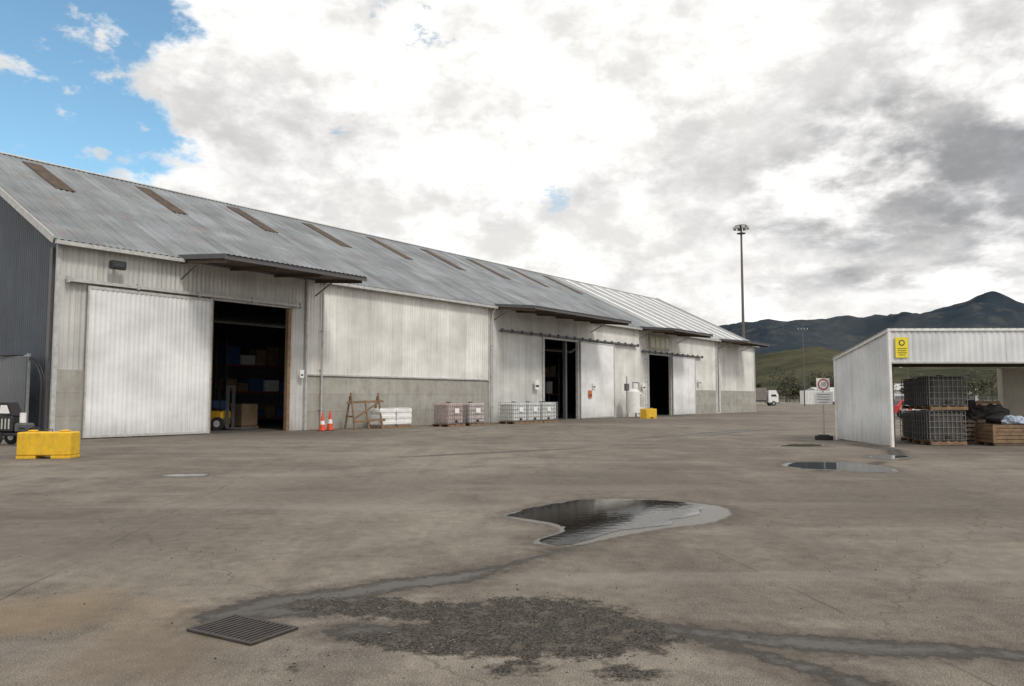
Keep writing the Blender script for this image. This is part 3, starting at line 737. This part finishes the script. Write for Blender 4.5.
b=B(); b.cyl((0,0,0),(0,0,9),.12,trim_d,.07,n=8); b.bar((0,0,8.9),(-1.6,0,9.2),.08,.08,trim_d); b.box(-2.2,-.12,9.12,-1.5,.12,9.26,trim_l,.03)
b.done('street_lamp',(98,190,0))

# ------------------------------------------------------------------ vehicles
def car(loc,rz,paint,van=False):
    b=B(); w=.86
    if van: prof=[(-2.3,.35),(-2.35,1.0),(-2.3,1.9),(-2.1,2.0),(.9,2.0),(1.55,1.25),(2.3,1.0),(2.4,.6),(2.35,.35)]
    else: prof=[(-2.1,.35),(-2.15,.75),(-2.0,.95),(-1.5,1.0),(-.95,1.42),(.3,1.45),(1.0,1.0),(1.9,.85),(2.12,.65),(2.1,.35)]
    n=len(prof); vs=[]
    for y in(-1,-.94,.94,1):
        for x,z in prof:
            ins=max(0,(z-.95))*.28
            f=1 if abs(y)<.95 else .965
            vs.append((x*f,y*(w-ins),.36+(z-.36)*(1 if abs(y)<.95 else .96)))
    fs=[list(range(n))[::-1],list(range(3*n,4*n))]
    for q in range(3):
        for i in range(n): fs.append((q*n+i,q*n+(i+1)%n,(q+1)*n+(i+1)%n,(q+1)*n+i))
    b.add(vs,fs,paint)
    if van: wins=[[(.95,1.2),(1.4,1.25),(.85,1.8),(.2,1.8),(.2,1.2)],[(-2.0,1.2),(0,1.2),(0,1.8),(-2.0,1.8)]]
    else: wins=[[(-1.25,1.02),(-.2,1.02),(-.2,1.36),(-.88,1.36)],[(-.12,1.02),(.85,1.02),(.27,1.37),(-.12,1.37)]]
    for s_ in(-1,1):
        for wn in wins:
            vs=[(x,s_*(w-max(0,z-.95)*.28+.006),z) for x,z in wn]; b.add(vs,[list(range(len(vs)))],glass)
    (xa,za),(xb,zb)=((1.5,1.3),(.95,1.92)) if van else ((.96,1.04),(.36,1.41))
    b.add([(xa+.02,-.68,za+.02),(xa+.02,.68,za+.02),(xb+.02,.6,zb+.02),(xb+.02,-.6,zb+.02)],[(0,1,2,3)],glass)
    if van: b.add([(-2.37,-.6,1.2),(-2.37,.6,1.2),(-2.33,.55,1.8),(-2.33,-.55,1.8)],[(0,1,2,3)],glass)
    else: b.add([(-1.5,-.62,1.03),(-1.5,.62,1.03),(-1.0,.56,1.41),(-1.0,-.56,1.41)],[(0,1,2,3)],glass)
    for x in(-1.35,1.35):
        for y in(-w+.02,w-.02): b.cyl((x,y-.1,.32),(x,y+.1,.32),.32,rubber,n=20); b.cyl((x,y-.108,.32),(x,y+.108,.32),.18,steel,n=12)
    for y in(-.65,.65): b.box(2.0,y-.15,.66,2.16,y+.15,.78,lampm,.01); b.box(-2.2,y-.12,.7,-2.06,y+.12,.88,red,.01)
    b.box(2.05,-.8,.36,2.2,.8,.5,black,.03); b.box(-2.24,-.8,.36,-2.1,.8,.5,black,.03)
    b.done('van' if van else 'parked_car',loc,rz)
carwhite=simple('car_white',(.75,.75,.75),.25,.03,2); carred=simple('car_red',(.45,.02,.02),.25,.03,2); carsil=simple('car_silver',(.4,.42,.44),.3,.03,2,metal=.5); cardark=simple('car_dark',(.03,.04,.06),.25,.03,2)
car((33.6,66,0),R(20),carred); car((31.4,60,0),R(70),carwhite); car((38.5,76,0),R(85),carwhite,True); car((43,78,0),R(80),carsil)
car((72,150,0),R(10),carwhite); car((64,148,0),R(0),cardark); car((80,152,0),R(5),carsil)
def truck(loc,rz,box=white):
    b=B()
    b.box(-5.5,-1.2,1.15,2.0,1.2,3.7,box,.04); b.box(-5.5,-1.0,.8,4.6,1.0,1.12,trim_d)
    b.box(2.4,-1.15,.6,4.6,1.15,2.4,carwhite,.12); b.prism([(2.45,2.35),(4.45,2.35),(4.1,3.2),(2.5,3.2)],-1.1,1.1,carwhite,'y')
    b.add([(4.5,-.95,2.3),(4.5,.95,2.3),(4.18,.9,3.1),(4.18,-.9,3.1)],[(0,1,2,3)],glass)
    for y in(-1.17,1.17): b.add([(3.0,y,1.9),(4.2,y,1.9),(4.0,y,2.35),(3.0,y,2.35)],[(0,1,2,3)],glass)
    b.box(4.55,-1.1,.5,4.72,1.1,.85,trim_d,.03)
    for x in(-4.6,-3.5,3.5):
        for y in(-1.0,1.0): b.cyl((x,y-.16,.5),(x,y+.16,.5),.5,rubber,n=20); b.cyl((x,y-.17,.5),(x,y+.17,.5),.25,steel,n=12)
    for x in np.arange(-5.2,2,.6): b.box(x,-1.225,1.2,x+.05,1.225,3.66,box)
    b.done('delivery_truck',loc,rz)
truck((50.5,160,0),R(5),simple('truck_side',(.2,.18,.165),.6,.2,1))
def far_bld(loc,rz,w,d,h,mat,name='distant_shed'):
    b=B(); b.box(-w/2,-d/2,0,w/2,d/2,h,mat); b.prism([(-d/2-.4,h),(d/2+.4,h),(0,h+d*.14)],-w/2-.3,w/2+.3,trim_l)
    for i in range(int(w/5)): b.box(-w/2+1+i*5,-d/2-.05,0.2,-w/2+3.6+i*5,-d/2+.02,min(h-.6,3),trim_d)
    b.done(name,loc,rz)
b=B(); b.box(-4.5,-1.3,.0,4.5,1.3,3.6,white); 
for i in range(22): b.box(-4.4+i*.4,-1.34,.15,-4.25+i*.4,-1.3,3.45,trim_l)
b.done('shipping_container',(82,206,0),R(3))
far_bld((150,290,0),R(-8),40,18,4.5,trim_l); far_bld((95,224,0),R(5),16,8,3.6,cream)
b=B()
for i in range(60):
    x=55+i*3; b.cyl((x,215,0),(x,215,2.1),.04,steel,n=6)
for z in(.2,.7,1.2,1.7,2.05): b.bar((55,215,z),(232,215,z),.02,.02,steel)
b.box(55,214.9,0,232,215.1,.35,conc)
b.done('perimeter_fence')

# distant trees
leafA=simple('foliage_dark',(.035,.04,.022),.9,.4,.5); leafB=simple('foliage_olive',(.07,.068,.036),.9,.4,.5); leafC=simple('foliage_brown',(.11,.08,.055),.9,.4,.5)
b=B()
for t in range(110):
    x=40+t*2.5+random.uniform(-2,2); y=random.uniform(232,262) ; h=random.uniform(5.5,11.5)*(1.2 if t>50 else 1.1); r=h*random.uniform(.28,.42)
    b.cyl((x,y,0),(x+random.uniform(-.3,.3),y,h*.6),.18,timber_d,.07,n=5)
    mt=random.choice([leafA,leafA,leafB,leafC]); mt2=random.choice([leafA,leafB])
    for c_ in range(7):
        cx=x+random.gauss(0,r*.45);cy=y+random.gauss(0,r*.4);cz=h*random.uniform(.3,.88);cr=r*random.uniform(.35,.6)
        b.cyl((x,y,h*.4),(cx,cy,cz),.07,timber_d,.02,n=4,cap=False)
        for q in range(40):
            v=Vector((random.gauss(0,1),random.gauss(0,1),random.gauss(0,.8))).normalized()*cr*random.uniform(.5,1.1)
            s_=random.uniform(.2,.45); d1=Vector((random.gauss(0,1),random.gauss(0,1),random.gauss(0,1))).normalized()*s_; d2=d1.orthogonal().normalized()*s_
            p0=Vector((cx,cy,cz))+v; b.add([p0-d1,p0+d2,p0+d1,p0-d2],[(0,1,2,3)],mt if random.random()<.7 else mt2)
b.done('distant_trees')

# ------------------------------------------------------------------ hills
def hillmat(name,c1,c2,c3,sc):
    m,k,p=newmat(name); o=k.obj()
    n=k.noise(o,sc,5,.65); n2=k.noise(o,sc*7,4,.7)
    c=k.mix(k.mr(n,.40,.60),c4(c1),c4(c2)); c=k.mix(k.math('MULTIPLY',k.mr(n2,.5,.66),.75),c,c4(c3))
    k._in(p.inputs['Base Color'],c); p.inputs['Roughness'].default_value=1; p.inputs['Specular IOR Level'].default_value=0
    return m
def hills(name,prof,r0,r1,rp,mat,a0,a1,na,nr_,rough,seed,fine=.05):
    pa=[q[0] for q in prof];ph=[q[1] for q in prof]; vs=[]
    for j in range(nr_+1):
        r=r0+(r1-r0)*j/nr_
        for i in range(na+1):
            t=a0+(a1-a0)*i/na; az=math.atan(t)
            x=r*math.sin(az);y=r*math.cos(az)
            H=np.interp(t,pa,ph)*rp*math.cos(az)
            q=(r-r0)/(rp-r0) if r<rp else max(0,1-(r-rp)/(r1-rp))
            prof_=(q*q*(3-2*q))*.6+q*.4
            v=Vector((x/420,y/420,seed)); rd=1-abs(mnoise.noise(v))*2; f=mnoise.fractal(Vector((x/150,y/150,seed)),.9,2,6)
            z=H*prof_*(1+rough*(rd-.55)*(1-.85*q*q))+f*H*fine*(1-.5*q)*min(1,q*4)
            vs.append((x,y,z-6*(1-min(1,q*8))))
    n=na+1
    b=B(); b.add(vs,[(j*n+i,j*n+i+1,(j+1)*n+i+1,(j+1)*n+i) for j in range(nr_) for i in range(na)],mat,True); b.done(name)
hm=hillmat('hill_forest_hazed',(.025,.035,.048),(.052,.062,.070),(.078,.080,.078),.0022)  # distance haze is mixed into these bluish base colours
hills('mountain_ridge',[(-2,.07),(-.5,.09),(0,.085),(.245,.086),(.305,.0915),(.337,.0965),(.36,.093),(.376,.0955),(.41,.097),(.441,.101),(.46,.099),(.48,.1035),(.533,.112),(.573,.121),(.6,.126),(.626,.1315),(.652,.128),(.67,.123),(.8,.108),(1.2,.10),(2.5,.09)],1900,4200,3000,hm,-1.0,1.6,520,60,.75,3.1,.08)
hm2=hillmat('hill_scrub_near',(.034,.040,.028),(.085,.080,.052),(.045,.05,.036),.006)
hills('foothill',[(-2,.03),(.2,.045),(.3,.052),(.36,.060),(.4,.064),(.43,.058),(.5,.05),(.6,.042),(.8,.04),(1.2,.03),(2.5,.03)],700,1800,1350,hm2,-1.0,1.6,420,50,.8,8.3,.14)

# ------------------------------------------------------------------ world
w=bpy.data.worlds.new('World'); scene.world=w; w.use_nodes=True
nt=w.node_tree; nt.nodes.clear(); k=N(nt)
out=nt.nodes.new('ShaderNodeOutputWorld')
sun_el=46; sun_az=145
st=nt.nodes.new('ShaderNodeTexSky'); st.sky_type='NISHITA'; st.sun_disc=False; st.sun_elevation=R(sun_el); st.sun_rotation=R(sun_az); st.dust_density=.6; st.ozone_density=1.0
bg1=nt.nodes.new('ShaderNodeBackground'); k._in(bg1.inputs[0],k.mix(1,st.outputs[0],(.95,1.18,1.12,1),'MULTIPLY')); bg1.inputs[1].default_value=.15
g=nt.nodes.new('ShaderNodeTexCoord').outputs['Generated']
sx=k.n.new('ShaderNodeSeparateXYZ'); k._in(sx.inputs[0],g)
x_,y_,z_=sx.outputs
zz=k.math('ADD',k.math('MAXIMUM',z_,0),.16)
cx=k.n.new('ShaderNodeCombineXYZ'); k._in(cx.inputs[0],k.math('DIVIDE',x_,zz)); k._in(cx.inputs[1],k.math('DIVIDE',y_,zz))
Pv=cx.outputs[0]
az=k.math('MULTIPLY',k.math('ARCTAN2',x_,y_),180/math.pi); el=k.math('MULTIPLY',k.math('ARCSINE',z_),180/math.pi)
n1=k.noise2(Pv,1.7,6,.6); n2=k.noise2(k.mapping(Pv,loc=(4,2,0)),.8,3,.55); n3=k.noise(k.mapping(g,(8,8,13)),1,6,.62)
n3c=k.math('SUBTRACT',n3,.5)
def bd(a,e,ra,re):
    dx=k.math('DIVIDE',k.math('SUBTRACT',az,a),ra); dy=k.math('DIVIDE',k.math('SUBTRACT',el,e),re)
    return k.math('SQRT',k.math('ADD',k.math('MULTIPLY',dx,dx),k.math('MULTIPLY',dy,dy)))
def blob(a,e,ra,re,wob):
    return k.math('ADD',bd(a,e,ra,re),k.math('MULTIPLY',n3c,wob*2))
hole=k.mr(blob(-34,20.5,10.0,11.0,.9),1.08,.84,0,1,True)
n4=k.noise(k.mapping(g,(17,17,30),(2,5,1)),1,5,.62)
wisp=k.mr(k.math('ADD',n4,k.math('MULTIPLY',n3c,.5)),.54,.70,0,1,True)
hole=k.math('MULTIPLY',hole,k.math('SUBTRACT',1,k.math('MULTIPLY',wisp,.9)))
for a,e,ra,re,st_ in((-7,26.5,5,2.6,.8),(-13.3,20.2,2.6,2.4,.6),(2.2,15.4,3.0,4.2,.5),(-60,32,12,8,.7),(60,42,14,8,.7),(150,50,20,10,.7),(-120,40,20,12,.7)):
    near=k.mr(bd(a,e,ra,re),1.0,.0,0,1,True)
    hh=k.mr(k.math('ADD',n4,k.math('MULTIPLY',near,.16)),.63,.76,0,1,True)
    hole=k.math('MAXIMUM',hole,k.math('MULTIPLY',k.math('MULTIPLY',hh,k.mr(near,0,.25)),st_))
grey=k.mr(blob(29,15,16,8.5,1.0),1.2,.35,0,1,True)
grey2=k.mr(blob(23,7.9,8,1.2,1.4),1.2,.3,0,1,True)
sh_=k.math('ADD',k.math('MULTIPLY',grey,.8),k.math('MULTIPLY',k.mr(n2,.46,.66),.34))
sh_=k.math('ADD',sh_,k.math('MULTIPLY',grey2,.45))
sh_=k.math('MULTIPLY',sh_,k.mr(k.math('ADD',k.math('MULTIPLY',n1,.55),k.math('MULTIPLY',n3,.45)),.40,.58,.08,1.15,True))
sh_=k.math('MINIMUM',sh_,1)
ccol=k.mix(sh_,(1.10,1.085,1.06,1),(.38,.385,.405,1))
ccol=k.mix(1,ccol,k.mr(k.math('ADD',k.math('MULTIPLY',n3,.6),k.math('MULTIPLY',n4,.4)),.40,.62,1.08,.74,True),'MULTIPLY')
bg2=nt.nodes.new('ShaderNodeBackground'); k._in(bg2.inputs[0],ccol); bg2.inputs[1].default_value=1.0
mx=nt.nodes.new('ShaderNodeMixShader'); k._in(mx.inputs[0],hole); k.l.new(bg2.outputs[0],mx.inputs[1]); k.l.new(bg1.outputs[0],mx.inputs[2])
k.l.new(mx.outputs[0],out.inputs[0])
sl_=bpy.data.lights.new('sun','SUN'); sl_.energy=1.5; sl_.angle=R(10); sl_.color=(1,.95,.87)
so=bpy.data.objects.new('sun',sl_); COL.objects.link(so)
dvec=Vector((math.sin(R(sun_az))*math.cos(R(sun_el)),math.cos(R(sun_az))*math.cos(R(sun_el)),math.sin(R(sun_el))))
so.rotation_euler=dvec.to_track_quat('Z','Y').to_euler(); so.location=(0,-20,40)

cam=bpy.data.cameras.new('camera'); co=bpy.data.objects.new('camera',cam); COL.objects.link(co)
cam.sensor_width=36; cam.lens=27; cam.clip_end=20000; cam.clip_start=.1
co.location=(0,0,1.6); co.rotation_euler=(R(94.1),0,0); scene.camera=co
scene.view_settings.view_transform='Standard'; scene.view_settings.look='None'; scene.view_settings.exposure=0
